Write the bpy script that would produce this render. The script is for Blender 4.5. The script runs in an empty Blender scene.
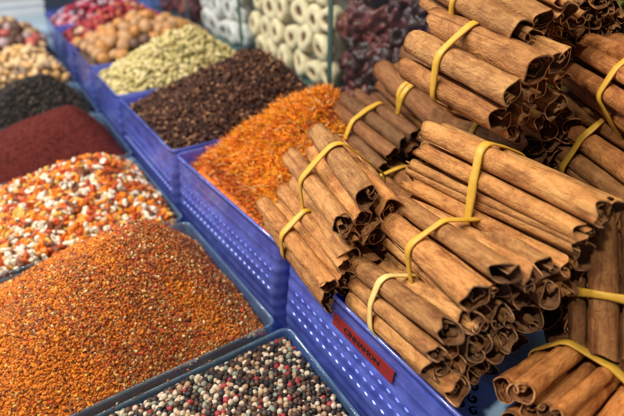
import bpy, math, random
import numpy as np
from mathutils import Vector, Matrix, Quaternion

S = 0.30            # metres per layout unit (one unit = camera height above the front tray rims)
R = math.radians
sc = bpy.context.scene
col = sc.collection
rnd = random.Random(7)
rng = np.random.default_rng(7)

# ------------------------------------------------------------------ camera
HEAD, PITCH, FPX = 32.4, 33.0, 467.0
fh = Vector((math.sin(R(HEAD)), math.cos(R(HEAD)), 0))
RIGHT = Vector((math.cos(R(HEAD)), -math.sin(R(HEAD)), 0))
FWD = (fh * math.cos(R(PITCH)) + Vector((0, 0, -math.sin(R(PITCH))))).normalized()
UP = RIGHT.cross(FWD).normalized()
CAM = Vector((0, 0, 1.0))
cd = bpy.data.cameras.new("camera")
cam = bpy.data.objects.new("camera", cd)
col.objects.link(cam)
M = Matrix((RIGHT, UP, -FWD)).transposed().to_4x4()
M.translation = CAM * S
cam.matrix_world = M
cd.sensor_width = 36
cd.lens = FPX / 624 * 36
cd.clip_start = 0.01
cd.clip_end = 50
cd.dof.use_dof = True
cd.dof.focus_distance = 1.07 * S
cd.dof.aperture_fstop = 5.2
cd.dof.aperture_blades = 9
sc.camera = cam

# ------------------------------------------------------------------ world and lamps
w = bpy.data.worlds.new("World")
sc.world = w
w.use_nodes = True
bg = w.node_tree.nodes["Background"]
bg.inputs[0].default_value = (0.66, 0.80, 1.0, 1)
bg.inputs[1].default_value = 0.075


def area(name, loc, aim, size, power, colour, sy=None):
    ld = bpy.data.lights.new(name, 'AREA')
    ld.energy = power
    ld.color = colour
    ld.size = size * S
    if sy:
        ld.shape = 'RECTANGLE'
        ld.size_y = sy * S
    o = bpy.data.objects.new(name, ld)
    col.objects.link(o)
    o.location = Vector(loc) * S
    d = (Vector(aim) - Vector(loc)).normalized()
    o.rotation_euler = d.to_track_quat('-Z', 'Y').to_euler()
    return o


for k in range(5):
    area("ceiling_lamp", (-1.3, 0.2 + 0.95 * k, 3.4), (0.8, 0.6 + 0.6 * k, 0.0), 0.20, 5.7, (1.0, 0.93, 0.83))
for k in range(11):  # added side lamps, placed to put glints on the raised tray walls
    for zz in (0.9, 1.7):
        area("glint_lamp", (-2.9, 2.2 + 0.46 * k, zz), (0.5, 0.8 + 0.25 * k, 0.1), 0.09, 0.30, (0.82, 0.89, 1.0))
area("shop_lamp", (2.2, -0.9, 2.6), (1.0, 0.6, 0.3), 0.6, 2.6, (1.0, 0.80, 0.55))
area("shop_lamp", (0.4, 3.2, 3.6), (0.6, 2.6, 0.0), 1.0, 2.6, (0.92, 0.95, 1.0))

sc.view_settings.view_transform = 'Standard'
sc.view_settings.look = 'None'
sc.view_settings.exposure = 0.0
sc.view_settings.gamma = 1.0
sc.cycles.use_denoising = True
sc.cycles.max_bounces = 8
sc.cycles.transparent_max_bounces = 12


# ------------------------------------------------------------------ helpers
def ray(px, py):
    """direction whose forward component is 1, for a photograph pixel"""
    return FWD + RIGHT * ((px - 312) / FPX) + UP * ((208 - py) / FPX)


def at_height(px, py, z):
    r = ray(px, py)
    return CAM + r * ((z - CAM.z) / r.z)


def project(p):
    d = Vector(p) - CAM
    zc = d.dot(FWD)
    return 312 + FPX * d.dot(RIGHT) / zc, 208 - FPX * d.dot(UP) / zc, zc


def project_np(P):
    D = P - np.array(CAM)
    zc = D @ np.array(FWD)
    return 312 + FPX * (D @ np.array(RIGHT)) / zc, 208 - FPX * (D @ np.array(UP)) / zc, zc


def tag(o, label=None, cat=None, group=None, kind=None):
    if label: o["label"] = label
    if cat: o["category"] = cat
    if group: o["group"] = group
    if kind: o["kind"] = kind
    return o


def empty(name, loc):
    o = bpy.data.objects.new(name, None)
    col.objects.link(o)
    o.location = Vector(loc) * S
    o.empty_display_size = 0.01
    return o


def mesh_np(name, V, F, mats, mat_idx=None, smooth=True, cols=None):
    """V (n,3) in layout units, F either an (m,k) array or a list of tuples"""
    me = bpy.data.meshes.new(name)
    V = np.asarray(V, dtype=np.float32) * S
    if isinstance(F, np.ndarray):
        m, k = F.shape
        me.vertices.add(len(V))
        me.vertices.foreach_set("co", V.ravel())
        me.loops.add(m * k)
        me.loops.foreach_set("vertex_index", F.astype(np.int32).ravel())
        me.polygons.add(m)
        me.polygons.foreach_set("loop_start", np.arange(0, m * k, k, dtype=np.int32))
        me.polygons.foreach_set("loop_total", np.full(m, k, dtype=np.int32))
        me.update(calc_edges=True)
    else:
        me.from_pydata([tuple(map(float, v)) for v in V], [], F)
        me.update()
    for mm in (mats if isinstance(mats, (list, tuple)) else [mats]):
        me.materials.append(mm)
    n = len(me.polygons)
    sm = np.full(n, smooth) if isinstance(smooth, bool) else np.asarray(smooth)
    me.polygons.foreach_set("use_smooth", sm.astype(bool))
    if mat_idx is not None:
        me.polygons.foreach_set("material_index", np.asarray(mat_idx, dtype=np.int32))
    if cols is not None:
        a = me.color_attributes.new("tone", 'FLOAT_COLOR', 'POINT')
        c4 = np.ones((len(V), 4), dtype=np.float32)
        c4[:, :3] = cols
        a.data.foreach_set("color", c4.ravel())
    me.validate()
    return me


def obj(name, me, parent=None, loc=None):
    o = bpy.data.objects.new(name, me)
    col.objects.link(o)
    if parent: o.parent = parent
    if loc is not None: o.location = Vector(loc) * S
    return o


def noise_grid(x, y, seed=0, f=1.0):
    """cheap smooth 2-D noise in -1..1 from summed sines"""
    r = np.random.default_rng(seed)
    out = np.zeros_like(x, dtype=float)
    tot = 0
    for k in range(14):
        a = r.uniform(0, 2 * np.pi)
        fr = f * r.uniform(0.5, 2.2)
        am = 1 / (0.5 + fr / f)
        out += am * np.sin(fr * (np.cos(a) * x + np.sin(a) * y) * 2 * np.pi + r.uniform(0, 6.28))
        tot += am * 0.5
    return out / tot


# ------------------------------------------------------------------ materials
def new_mat(name):
    m = bpy.data.materials.new(name)
    m.use_nodes = True
    nt = m.node_tree
    for n in list(nt.nodes): nt.nodes.remove(n)
    out = nt.nodes.new("ShaderNodeOutputMaterial")
    return m, nt, out


def N(nt, t, **kw):
    n = nt.nodes.new(t)
    for k, v in kw.items():
        if k.startswith("i_"):
            n.inputs[k[2:].replace("_", " ")].default_value = v
        else:
            setattr(n, k, v)
    return n


def ramp(nt, stops):
    n = nt.nodes.new("ShaderNodeValToRGB")
    e = n.color_ramp.elements
    while len(e) < len(stops): e.new(0.5)
    for k, (p, c) in enumerate(stops):
        e[k].position = p
        e[k].color = (c[0], c[1], c[2], 1)
    return n


def mulcol(nt, a, b, fac=1.0, mode='MULTIPLY'):
    n = nt.nodes.new("ShaderNodeMix")
    n.data_type = 'RGBA'
    n.blend_type = mode
    n.inputs[0].default_value = fac
    for s, v in ((6, a), (7, b)):
        if hasattr(v, "is_output"): nt.links.new(v, n.inputs[s])
        else: n.inputs[s].default_value = (*v, 1)
    return n.outputs[2]


def cinnamon_mat(name, stops, streak=1.0, rough=0.72, bump=0.5):
    m, nt, out = new_mat(name)
    L = nt.links.new
    tc = N(nt, "ShaderNodeTexCoord")
    oi = N(nt, "ShaderNodeObjectInfo")
    off = N(nt, "ShaderNodeVectorMath", operation='SCALE')
    off.inputs[0].default_value = (3.1, 1.7, 5.3)
    L(oi.outputs["Random"], off.inputs["Scale"])
    add = N(nt, "ShaderNodeVectorMath", operation='ADD')
    L(tc.outputs["Object"], add.inputs[0]); L(off.outputs[0], add.inputs[1])

    def nz(sx, sz, detail, rough_, dist=0.0):
        mp = N(nt, "ShaderNodeMapping")
        mp.inputs["Scale"].default_value = (sx, sx, sz)
        L(add.outputs[0], mp.inputs[0])
        n = N(nt, "ShaderNodeTexNoise")
        n.inputs["Scale"].default_value = 1.0
        n.inputs["Detail"].default_value = detail
        n.inputs["Roughness"].default_value = rough_
        n.inputs["Distortion"].default_value = dist
        L(mp.outputs[0], n.inputs[0])
        return n.outputs[0]
    streaks = nz(360, 42, 5, 0.62, 0.9)
    blotch = nz(85, 55, 5, 0.68, 0.8)
    grain = nz(1900, 700, 3, 0.7)
    wrinkle = nz(260, 120, 4, 0.6, 1.6)
    mx = N(nt, "ShaderNodeMix"); mx.inputs[0].default_value = 0.5
    L(streaks, mx.inputs[2]); L(blotch, mx.inputs[3])
    mx2 = N(nt, "ShaderNodeMix"); mx2.inputs[0].default_value = 0.22
    L(mx.outputs[0], mx2.inputs[2]); L(grain, mx2.inputs[3])
    cr = ramp(nt, stops)
    L(mx2.outputs[0], cr.inputs[0])
    # darker reddish mottles
    cr2 = ramp(nt, [(0.0, (0.50, 0.36, 0.28)), (0.40, (0.80, 0.70, 0.62)), (0.52, (1, 1, 1)), (1.0, (1.10, 1.08, 1.05))])
    L(blotch, cr2.inputs[0])
    c = mulcol(nt, cr.outputs[0], cr2.outputs[0], 0.6)
    # dark longitudinal cracks
    cr3 = ramp(nt, [(0.0, (0.32, 0.22, 0.16)), (0.34, (0.55, 0.42, 0.34)), (0.42, (1, 1, 1)), (1.0, (1, 1, 1))])
    L(nz(700, 26, 3, 0.6, 1.0), cr3.inputs[0])
    c = mulcol(nt, c, cr3.outputs[0], 0.42)
    # pale dusty scrapes
    cr4 = ramp(nt, [(0.0, (0, 0, 0)), (0.60, (0, 0, 0)), (0.72, (1, 1, 1)), (1.0, (1, 1, 1))])
    L(nz(150, 60, 6, 0.72, 0.4), cr4.inputs[0])
    sm = N(nt, "ShaderNodeMath", operation='MULTIPLY'); sm.inputs[1].default_value = 0.30
    L(cr4.outputs[0], sm.inputs[0])
    mm = N(nt, "ShaderNodeMix"); mm.data_type = 'RGBA'
    L(sm.outputs[0], mm.inputs[0]); L(c, mm.inputs[6]); mm.inputs[7].default_value = (0.58, 0.41, 0.22, 1)
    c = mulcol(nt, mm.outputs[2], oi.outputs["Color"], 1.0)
    b = N(nt, "ShaderNodeBsdfPrincipled")
    L(c, b.inputs["Base Color"])
    b.inputs["Roughness"].default_value = rough
    b.inputs["Specular IOR Level"].default_value = 0.35
    hm = N(nt, "ShaderNodeMix"); hm.inputs[0].default_value = 0.55
    L(mx2.outputs[0], hm.inputs[2]); L(wrinkle, hm.inputs[3])
    bp = N(nt, "ShaderNodeBump")
    bp.inputs["Strength"].default_value = 0.8
    bp.inputs["Distance"].default_value = 0.0035
    L(hm.outputs[0], bp.inputs["Height"])
    L(bp.outputs[0], b.inputs["Normal"])
    L(b.outputs[0], out.inputs[0])
    return m


M_BARK = cinnamon_mat("cinnamon_bark", [(0.0, (0.09, 0.030, 0.009)), (0.38, (0.23, 0.086, 0.024)), (0.49, (0.41, 0.178, 0.050)), (0.60, (0.56, 0.278, 0.088)), (1.0, (0.68, 0.39, 0.15))])
M_INNER = cinnamon_mat("cinnamon_inner", [(0.0, (0.14, 0.055, 0.022)), (0.5, (0.34, 0.155, 0.062)), (1.0, (0.55, 0.30, 0.13))], rough=0.8)
M_CUT = cinnamon_mat("cinnamon_cut", [(0.0, (0.26, 0.11, 0.045)), (0.5, (0.58, 0.30, 0.13)), (1.0, (0.78, 0.50, 0.27))], rough=0.85)


def simple_mat(name, colour, rough=0.6, noise=0.0, nscale=400, bump=0.0, spec=0.4, dist=0.001, coat=0.0, sss=0.0, trans=0.0):
    m, nt, out = new_mat(name)
    L = nt.links.new
    b = N(nt, "ShaderNodeBsdfPrincipled")
    b.inputs["Roughness"].default_value = rough
    b.inputs["Specular IOR Level"].default_value = spec
    b.inputs["Coat Weight"].default_value = coat
    b.inputs["Transmission Weight"].default_value = trans
    if sss:
        b.inputs["Subsurface Weight"].default_value = sss
        b.inputs["Subsurface Radius"].default_value = (0.003, 0.0015, 0.0006)
        b.inputs["Subsurface Scale"].default_value = 1.0
    if noise or bump:
        tc = N(nt, "ShaderNodeTexCoord")
        n = N(nt, "ShaderNodeTexNoise")
        n.inputs["Scale"].default_value = nscale
        n.inputs["Detail"].default_value = 4
        n.inputs["Roughness"].default_value = 0.65
        L(tc.outputs["Object"], n.inputs[0])
        cr = ramp(nt, [(0.25, tuple(c * (1 - noise) for c in colour)), (0.75, tuple(min(1, c * (1 + noise)) for c in colour))])
        L(n.outputs[0], cr.inputs[0])
        L(cr.outputs[0], b.inputs["Base Color"])
        if bump:
            bp = N(nt, "ShaderNodeBump")
            bp.inputs["Strength"].default_value = bump
            bp.inputs["Distance"].default_value = dist
            L(n.outputs[0], bp.inputs["Height"]); L(bp.outputs[0], b.inputs["Normal"])
    else:
        b.inputs["Base Color"].default_value = (*colour, 1)
    L(b.outputs[0], out.inputs[0])
    return m


def tone_mat(name, rough=0.75, nscale=900, noise=0.35, bump=0.5, spec=0.3, dist=0.001):
    """material that takes each grain's own colour from the mesh and adds fine mottling"""
    m, nt, out = new_mat(name)
    L = nt.links.new
    at = N(nt, "ShaderNodeAttribute", attribute_name="tone")
    tc = N(nt, "ShaderNodeTexCoord")
    n = N(nt, "ShaderNodeTexNoise")
    n.inputs["Scale"].default_value = nscale
    n.inputs["Detail"].default_value = 3
    L(tc.outputs["Object"], n.inputs[0])
    cr = ramp(nt, [(0.3, (1 - noise,) * 3), (0.7, (1 + noise * 0.6,) * 3)])
    L(n.outputs[0], cr.inputs[0])
    c = mulcol(nt, at.outputs["Color"], cr.outputs[0], 1.0)
    b = N(nt, "ShaderNodeBsdfPrincipled")
    b.inputs["Roughness"].default_value = rough
    b.inputs["Specular IOR Level"].default_value = spec
    L(c, b.inputs["Base Color"])
    bp = N(nt, "ShaderNodeBump")
    bp.inputs["Strength"].default_value = bump
    bp.inputs["Distance"].default_value = dist
    L(n.outputs[0], bp.inputs["Height"]); L(bp.outputs[0], b.inputs["Normal"])
    L(b.outputs[0], out.inputs[0])
    return m


def plastic_mat(name, tint, body, see, rough=0.08, body_rough=0.25, ior=1.48, wave=0.6, dimple=0):
    """see-through tray plastic: tinted clear part, a milky body and a gloss on top"""
    m, nt, out = new_mat(name)
    L = nt.links.new
    tr = N(nt, "ShaderNodeBsdfTransparent"); tr.inputs[0].default_value = (*tint, 1)
    b = N(nt, "ShaderNodeBsdfPrincipled")
    tc = N(nt, "ShaderNodeTexCoord")
    n = N(nt, "ShaderNodeTexNoise"); n.inputs["Scale"].default_value = 60; n.inputs["Detail"].default_value = 3
    L(tc.outputs["Object"], n.inputs[0])
    cr = ramp(nt, [(0.35, tuple(c * 0.7 for c in body)), (0.7, tuple(min(1, c * 1.35) for c in body))])
    L(n.outputs[0], cr.inputs[0]); L(cr.outputs[0], b.inputs["Base Color"])
    b.inputs["Roughness"].default_value = body_rough
    mx = N(nt, "ShaderNodeMixShader"); mx.inputs[0].default_value = see
    L(b.outputs[0], mx.inputs[1]); L(tr.outputs[0], mx.inputs[2])
    gl = N(nt, "ShaderNodeBsdfGlossy"); gl.inputs["Roughness"].default_value = rough
    ge = N(nt, "ShaderNodeNewGeometry")
    mr = N(nt, "ShaderNodeMapRange"); mr.inputs[3].default_value = ior; mr.inputs[4].default_value = 1 / ior
    L(ge.outputs["Backfacing"], mr.inputs[0])
    fr = N(nt, "ShaderNodeFresnel"); L(mr.outputs[0], fr.inputs[0])
    mx2 = N(nt, "ShaderNodeMixShader")
    mp = N(nt, "ShaderNodeMapping"); mp.inputs["Scale"].default_value = (1.0, 0.16, 1.0)
    L(tc.outputs["Object"], mp.inputs[0])
    n2 = N(nt, "ShaderNodeTexNoise"); n2.inputs["Scale"].default_value = 110; n2.inputs["Detail"].default_value = 2
    L(mp.outputs[0], n2.inputs[0])
    bp = N(nt, "ShaderNodeBump"); bp.inputs["Strength"].default_value = wave; bp.inputs["Distance"].default_value = 0.002
    if dimple:
        # moulded grid of small pimples, as on textured acrylic
        sp = N(nt, "ShaderNodeSeparateXYZ"); L(tc.outputs["Object"], sp.inputs[0])
        fs = []
        for ax, per in (("Y", 0.0105), ("Z", 0.0115)):
            m1 = N(nt, "ShaderNodeMath", operation='MULTIPLY'); m1.inputs[1].default_value = 2 * math.pi / per
            L(sp.outputs[ax], m1.inputs[0])
            m2 = N(nt, "ShaderNodeMath", operation='SINE'); L(m1.outputs[0], m2.inputs[0]); fs.append(m2)
        m3 = N(nt, "ShaderNodeMath", operation='ADD'); L(fs[0].outputs[0], m3.inputs[0]); L(fs[1].outputs[0], m3.inputs[1])
        m4 = N(nt, "ShaderNodeMath", operation='MULTIPLY_ADD'); m4.inputs[1].default_value = dimple
        L(m3.outputs[0], m4.inputs[0]); L(n2.outputs[0], m4.inputs[2])
        bp.inputs["Strength"].default_value = 1.0; bp.inputs["Distance"].default_value = 0.0012
        L(m4.outputs[0], bp.inputs["Height"])
    else:
        L(n2.outputs[0], bp.inputs["Height"])
    L(bp.outputs[0], gl.inputs["Normal"])
    L(fr.outputs[0], mx2.inputs[0]); L(mx.outputs[0], mx2.inputs[1]); L(gl.outputs[0], mx2.inputs[2])
    L(mx2.outputs[0], out.inputs[0])
    return m


M_BLUE = plastic_mat("blue_plastic", (0.50, 0.60, 1.0), (0.19, 0.25, 0.93), 0.60, rough=0.07, ior=1.7)
M_CLEAR = plastic_mat("pale_blue_plastic", (0.80, 0.92, 1.0), (0.30, 0.48, 0.62), 0.86, rough=0.05, ior=1.75)
M_GLASS = plastic_mat("clear_glass", (0.96, 0.975, 0.97), (0.5, 0.6, 0.6), 0.995, rough=0.03, ior=1.11, wave=0.05)
M_FRAME = simple_mat("green_glass_edge", (0.06, 0.12, 0.11), 0.25, noise=0.3, nscale=80, spec=0.6)
M_BAND = simple_mat("yellow_rubber", (0.58, 0.33, 0.035), 0.45, noise=0.12, nscale=300, bump=0.15, sss=0.25)
M_BAND2 = simple_mat("pale_rubber", (0.70, 0.50, 0.17), 0.4, noise=0.12, nscale=300, bump=0.15, sss=0.25)
M_RED = simple_mat("red_label", (0.23, 0.016, 0.018), 0.5, noise=0.2, nscale=120)
M_INK = simple_mat("black_ink", (0.012, 0.010, 0.012), 0.5)
M_COUNTER = simple_mat("counter_laminate", (0.12, 0.20, 0.55), 0.35, noise=0.25, nscale=40)
M_PAPER = simple_mat("pale_blue_paper", (0.45, 0.68, 0.88), 0.4, noise=0.12, nscale=60, spec=0.4)


# ------------------------------------------------------------------ counter (setting)
def box_vf(x0, x1, y0, y1, z0, z1):
    V = [(x0, y0, z0), (x1, y0, z0), (x1, y1, z0), (x0, y1, z0), (x0, y0, z1), (x1, y0, z1), (x1, y1, z1), (x0, y1, z1)]
    F = [(0, 3, 2, 1), (4, 5, 6, 7), (0, 1, 5, 4), (1, 2, 6, 5), (2, 3, 7, 6), (3, 0, 4, 7)]
    return V, F


def join_vf(parts):
    V, F = [], []
    for v, f in parts:
        o = len(V)
        V += list(v); F += [tuple(i + o for i in q) for q in f]
    return V, F


V, F = join_vf([box_vf(-3.0, 1.27, -0.8, 8.0, -0.5, -0.215), box_vf(1.272, 4.0, -0.8, 8.0, -0.5, 0.165)])
tag(obj("counter", mesh_np("counter", V, F, M_COUNTER, smooth=False)), "blue counter top under the spice trays", "counter", kind="structure")
V, F = box_vf(-8, 8, 8.02, 8.1, -0.5, 6)
tag(obj("wall", mesh_np("wall", V, F, simple_mat("wall_paint", (0.10, 0.12, 0.16), 0.8, noise=0.2, nscale=6), smooth=False)), "dim blue grey back wall of the shop", "wall", kind="structure")


# ------------------------------------------------------------------ trays
def rounded_rect(x0, x1, y0, y1, r, n=7):
    pts = []
    for cx, cy, a0 in ((x1 - r, y1 - r, 0), (x0 + r, y1 - r, 90), (x0 + r, y0 + r, 180), (x1 - r, y0 + r, 270)):
        for k in range(n + 1):
            a = R(a0 + 90 * k / n)
            pts.append((cx + r * math.cos(a), cy + r * math.sin(a), math.cos(a), math.sin(a)))
    return pts


def tray_mesh(x0, x1, y0, y1, zb, zt, mat, ridges=0, lip=0.018, flare=0.02, r=0.06, mult=24, skew=0.0):
    lip = 0.010
    """profile runs from the underside up the outer wall, over the lip and down the inner wall"""
    H = zt - zb
    prof = []
    nR = 128 if ridges else 8
    prof.append((-flare - 0.012, zb))
    for k in range(nR + 1):
        t = k / nR
        o = -flare * (1 - t) ** 1.2
        if ridges:
            o += 0.0011 * math.sin(t * math.pi * 2 * ridges) * (1 if 0.06 < t < 0.9 else 0)
        prof.append((o - 0.012, zb + 0.01 + (H - 0.035) * t))
    # rolled lip
    for a in range(-60, 200, 20):
        prof.append((-0.012 + lip * 0.55 * math.cos(R(a)), zt - lip * 0.55 + lip * 0.55 * math.sin(R(a))))
    th = 0.007
    for k in range(9):
        t = 1 - k / 8
        prof.append((-0.012 - flare * (1 - t) ** 1.2 - th, zb + 0.02 + (H - 0.05) * t))
    prof.append((-0.06 - flare, zb + 0.012))
    # refine outline
    base = rounded_rect(x0, x1, y0, y1, r)
    n = len(base)
    V = []
    for (o, z) in prof:
        for (x, y, nx, ny) in base:
            lean = 0.028 * max(0.0, min(1.0, (zt - 0.02 - z) / 0.19)) if (ridges and nx < -0.01 and o > -0.0225) else 0.0
            sk = skew * (y - y0) / (y1 - y0) * ((x1 - x) / (x1 - x0) if ridges else (x - x0) / (x1 - x0))
            V.append((x + nx * (o + lean) + sk, y + ny * o, z))
    F = []
    m = len(prof)
    for i in range(m - 1):
        for j in range(n):
            F.append((i * n + j, i * n + (j + 1) % n, (i + 1) * n + (j + 1) % n, (i + 1) * n + j))
    F.append(tuple(range(n - 1, -1, -1)))
    F.append(tuple((m - 1) * n + j for j in range(n)))
    return mesh_np("tray", V, F, mat)


LY = [0.175 + 0.66 * k for k in range(9)]      # tray boundaries along the counter, shared by both columns
RY = [0.20, 0.915, 1.66, 2.42, 3.03, 3.68, 4.34, 5.0]
LX0 = -0.46
LXE = [0.452, 0.430, 0.388, 0.368, 0.348, 0.330, 0.320, 0.31]
LSK = [0.0, -0.038, -0.028, -0.016, -0.012, -0.006, 0, 0]     # the rows are not pushed quite straight
RX = [0.505, 0.474, 0.408, 0.378, 0.362, 0.350, 0.345]
RSK = [-0.030, -0.062, -0.028, -0.014, -0.010, -0.004, 0]
RX1 = 1.255
ZR = 0.20                                      # rim height of the raised trays


def tray(x0, x1, k, zb, zt, mat, ridges, label, group, YY, skew=0.0):
    ya = YY[k] + 0.004
    t = empty("spice_tray", ((x0 + x1) / 2, (ya + YY[k + 1]) / 2, zb))
    tag(t, label, "tray", group)
    cx, cy = (x0 + x1) / 2, (ya + YY[k + 1]) / 2
    me = tray_mesh(x0 - cx, x1 - cx, ya - cy, YY[k + 1] - 0.004 - cy, 0, zt - zb, mat, ridges, r=0.040, flare=0.008 if ridges else 0.02, skew=skew)
    obj("tray_shell", me, t)
    return t


GL, GR = "low clear trays in the front row", "raised blue trays behind the front row"
left_names = ["of mixed peppercorns", "of orange spice rub", "of diced dried fruit", "of dark red sumac powder", "of black tea", "of tan dried ginger lumps", "of dark dried rosebuds"]
for k, nm in enumerate(left_names):
    tray(LX0, LXE[k], k, -0.212, 0.0, M_CLEAR, 0, "low pale blue plastic tray " + nm, GL, LY, LSK[k])
right_names = ["under the cinnamon bundles with red CINNAMON label", "of orange safflower threads", "of dark cloves", "of pale green cardamom pods", "of tan nutmegs", "of dried red chillies and rosebuds", "of pink and white rosebuds"]
right_trays = []
for k, nm in enumerate(right_names):
    right_trays.append(tray(RX[k], RX1, k, -0.20, ZR, M_BLUE, 8, "raised deep blue plastic tray " + nm, GR, RY, RSK[k]))


# label strips on the outer wall of the raised trays
def text_mesh(txt, size, mat, depth=0.0006):
    cu = bpy.data.curves.new("lettering", 'FONT')
    cu.body = txt
    cu.size = size * S
    cu.extrude = depth * S
    cu.align_x = 'CENTER'; cu.align_y = 'CENTER'
    tmp = bpy.data.objects.new("lettering_tmp", cu)
    col.objects.link(tmp)
    dg = bpy.context.evaluated_depsgraph_get()
    me = bpy.data.meshes.new_from_object(tmp.evaluated_get(dg))
    bpy.data.objects.remove(tmp); bpy.data.curves.remove(cu)
    me.materials.clear(); me.materials.append(mat)
    return me


def label_strip(parent, yc, zc, length, h, x0, txt=None, ang=-2.4):
    cx, cy, cz = parent.location / S
    V, F = box_vf(-length / 2, length / 2, -h / 2, h / 2, -0.0012, 0.0012)
    o = obj("label_strip", mesh_np("label_strip", V, F, M_RED, smooth=False), parent)
    # local x runs along -Y of the world, local y up, local z points to -X
    rot = Matrix(((0, 0, -1), (-1, 0, 0), (0, 1, 0))).to_4x4()
    tilt = Matrix.Rotation(R(-8), 4, 'X')
    m = Matrix.Rotation(R(-ang), 4, 'Z') @ rot @ tilt
    m.translation = Vector((x0 + 0.0015 - cx, yc - cy, zc - cz)) * S
    o.matrix_local = m
    if txt:
        me = text_mesh(txt, h * 0.60, M_INK)
        t = obj("lettering", me, o, (0.0, -0.001, 0.002))
        t.scale = (1.05, 1, 1)
    return o


label_strip(right_trays[0], 0.560, 0.140, 0.215, 0.036, RX[0] - 0.015, "CINNAMON")
label_strip(right_trays[1], 1.36, 0.145, 0.22, 0.026, RX[1] - 0.026, ang=-4.8)


# rows of small lights set inside the clear long walls of the raised trays
m, nt, out = new_mat("led_diode")
em = N(nt, "ShaderNodeEmission"); em.inputs[0].default_value = (0.50, 0.56, 1.0, 1); em.inputs[1].default_value = 2.4
nt.links.new(em.outputs[0], out.inputs[0])
M_LED = m
M_STRIP = simple_mat("led_strip_backing", (0.10, 0.13, 0.60), 0.4)
_dv = [(0, 0, 0)] + [(0, math.cos(2 * math.pi * j / 10), math.sin(2 * math.pi * j / 10)) for j in range(10)]
_dv = [(-0.3, 0, 0)] + _dv[1:] + [(0.3, 0, 0)]
_df = [(0, j + 1, (j + 1) % 10 + 1) for j in range(10)] + [(11, (j + 1) % 10 + 1, j + 1) for j in range(10)]
diode_me = mesh_np("diode", np.array(_dv) * np.array([0.004, 0.0068, 0.0046]), _df, M_LED)
LED_ROWS = (("upper", 0.085), ("middle", 0.050), ("lower", 0.015))
for k, what in ((0, "cinnamon"), (1, "safflower"), (2, "clove")):
    y0_, y1_ = RY[k] + 0.06, RY[k + 1] - 0.05
    for nm, zz in LED_ROWS:
        def wx(y, z=zz):
            return RX[k] + RSK[k] * (y - RY[k]) / (RY[k + 1] - RY[k]) + 0.012 - 0.028 * max(0, min(1, (ZR - 0.02 - z) / 0.19)) + 0.0035
        e_ = empty("led_strip", (wx(y0_), y0_, zz))
        tag(e_, nm + " row of small violet lights in the " + what + " tray wall", "light strip", "rows of small lights in the tray walls")
        dx_, dy_ = wx(y1_) - wx(y0_), y1_ - y0_
        V = [(0.0012, 0, -0.002), (dx_ + 0.0012, dy_, -0.002), (dx_ + 0.0012, dy_, 0.002), (0.0012, 0, 0.002), (0.0024, 0, -0.002), (dx_ + 0.0024, dy_, -0.002), (dx_ + 0.0024, dy_, 0.002), (0.0024, 0, 0.002)]
        obj("backing", mesh_np("backing", V, [(0, 3, 2, 1), (4, 5, 6, 7), (0, 1, 5, 4), (1, 2, 6, 5), (2, 3, 7, 6), (3, 0, 4, 7)], M_STRIP, smooth=False), e_)
        nd = int(dy_ / 0.030)
        for q in range(nd + 1):
            t_ = (q + (0.5 if nm == "middle" else 0.0)) / (nd + 1)
            d_ = obj("diode", diode_me, e_, (dx_ * t_, dy_ * t_, 0))

# ------------------------------------------------------------------ grain templates
def ico(sub=1):
    t = (1 + 5 ** 0.5) / 2
    V = [(-1, t, 0), (1, t, 0), (-1, -t, 0), (1, -t, 0), (0, -1, t), (0, 1, t), (0, -1, -t), (0, 1, -t), (t, 0, -1), (t, 0, 1), (-t, 0, -1), (-t, 0, 1)]
    F = [(0, 11, 5), (0, 5, 1), (0, 1, 7), (0, 7, 10), (0, 10, 11), (1, 5, 9), (5, 11, 4), (11, 10, 2), (10, 7, 6), (7, 1, 8), (3, 9, 4), (3, 4, 2), (3, 2, 6), (3, 6, 8), (3, 8, 9), (4, 9, 5), (2, 4, 11), (6, 2, 10), (8, 6, 7), (9, 8, 1)]
    V = [np.array(v, float) / np.linalg.norm(v) for v in V]
    for _ in range(sub):
        cache = {}; F2 = []

        def mid(a, b):
            k = (min(a, b), max(a, b))
            if k not in cache:
                m = V[a] + V[b]; V.append(m / np.linalg.norm(m)); cache[k] = len(V) - 1
            return cache[k]
        for a, b, c in F:
            ab, bc, ca = mid(a, b), mid(b, c), mid(c, a)
            F2 += [(a, ab, ca), (b, bc, ab), (c, ca, bc), (ab, bc, ca)]
        F = F2
    return np.array(V), np.array(F, dtype=np.int64)


def lumpy(V, F, amp, seed):
    r = np.random.default_rng(seed)
    out = V.copy()
    disp = np.zeros(len(V))
    for k in range(7):
        d = r.normal(size=3); d /= np.linalg.norm(d)
        disp += np.sin(V @ d * r.uniform(2, 6) + r.uniform(0, 6.28)) / 7
    return out * (1 + amp * 2.2 * disp)[:, None], F


def chunk(seed):
    """squarish cut piece of dried fruit: a cube with clipped, uneven corners"""
    V, F = ico(1)
    r = np.random.default_rng(seed)
    p = 5.0
    n = (np.abs(V) ** p).sum(1) ** (1 / p)
    V = V / n[:, None]
    V *= r.uniform(0.42, 1.15, 3)
    V += r.normal(size=V.shape) * 0.10
    return V, F


def thread(seed):
    """thin bent petal shred, triangular in section"""
    r = np.random.default_rng(seed)
    n = 5
    t = np.linspace(-1, 1, n)
    c = np.stack([t, 0.35 * r.normal() * t ** 2 + 0.15 * r.normal() * np.sin(3 * t), 0.35 * r.normal() * t ** 2], 1)
    V = []
    for k in range(n):
        w_ = 0.10 * (1 - 0.65 * abs(t[k]))
        for a in (0, 2.1, 4.2):
            V.append(c[k] + np.array([0, w_ * math.cos(a + k * 0.4), w_ * 0.7 * math.sin(a + k * 0.4)]))
    F = []
    for k in range(n - 1):
        for j in range(3):
            a, b = k * 3 + j, k * 3 + (j + 1) % 3
            F += [(a, b, b + 3), (a, b + 3, a + 3)]
    return np.array(V), np.array(F)


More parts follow.
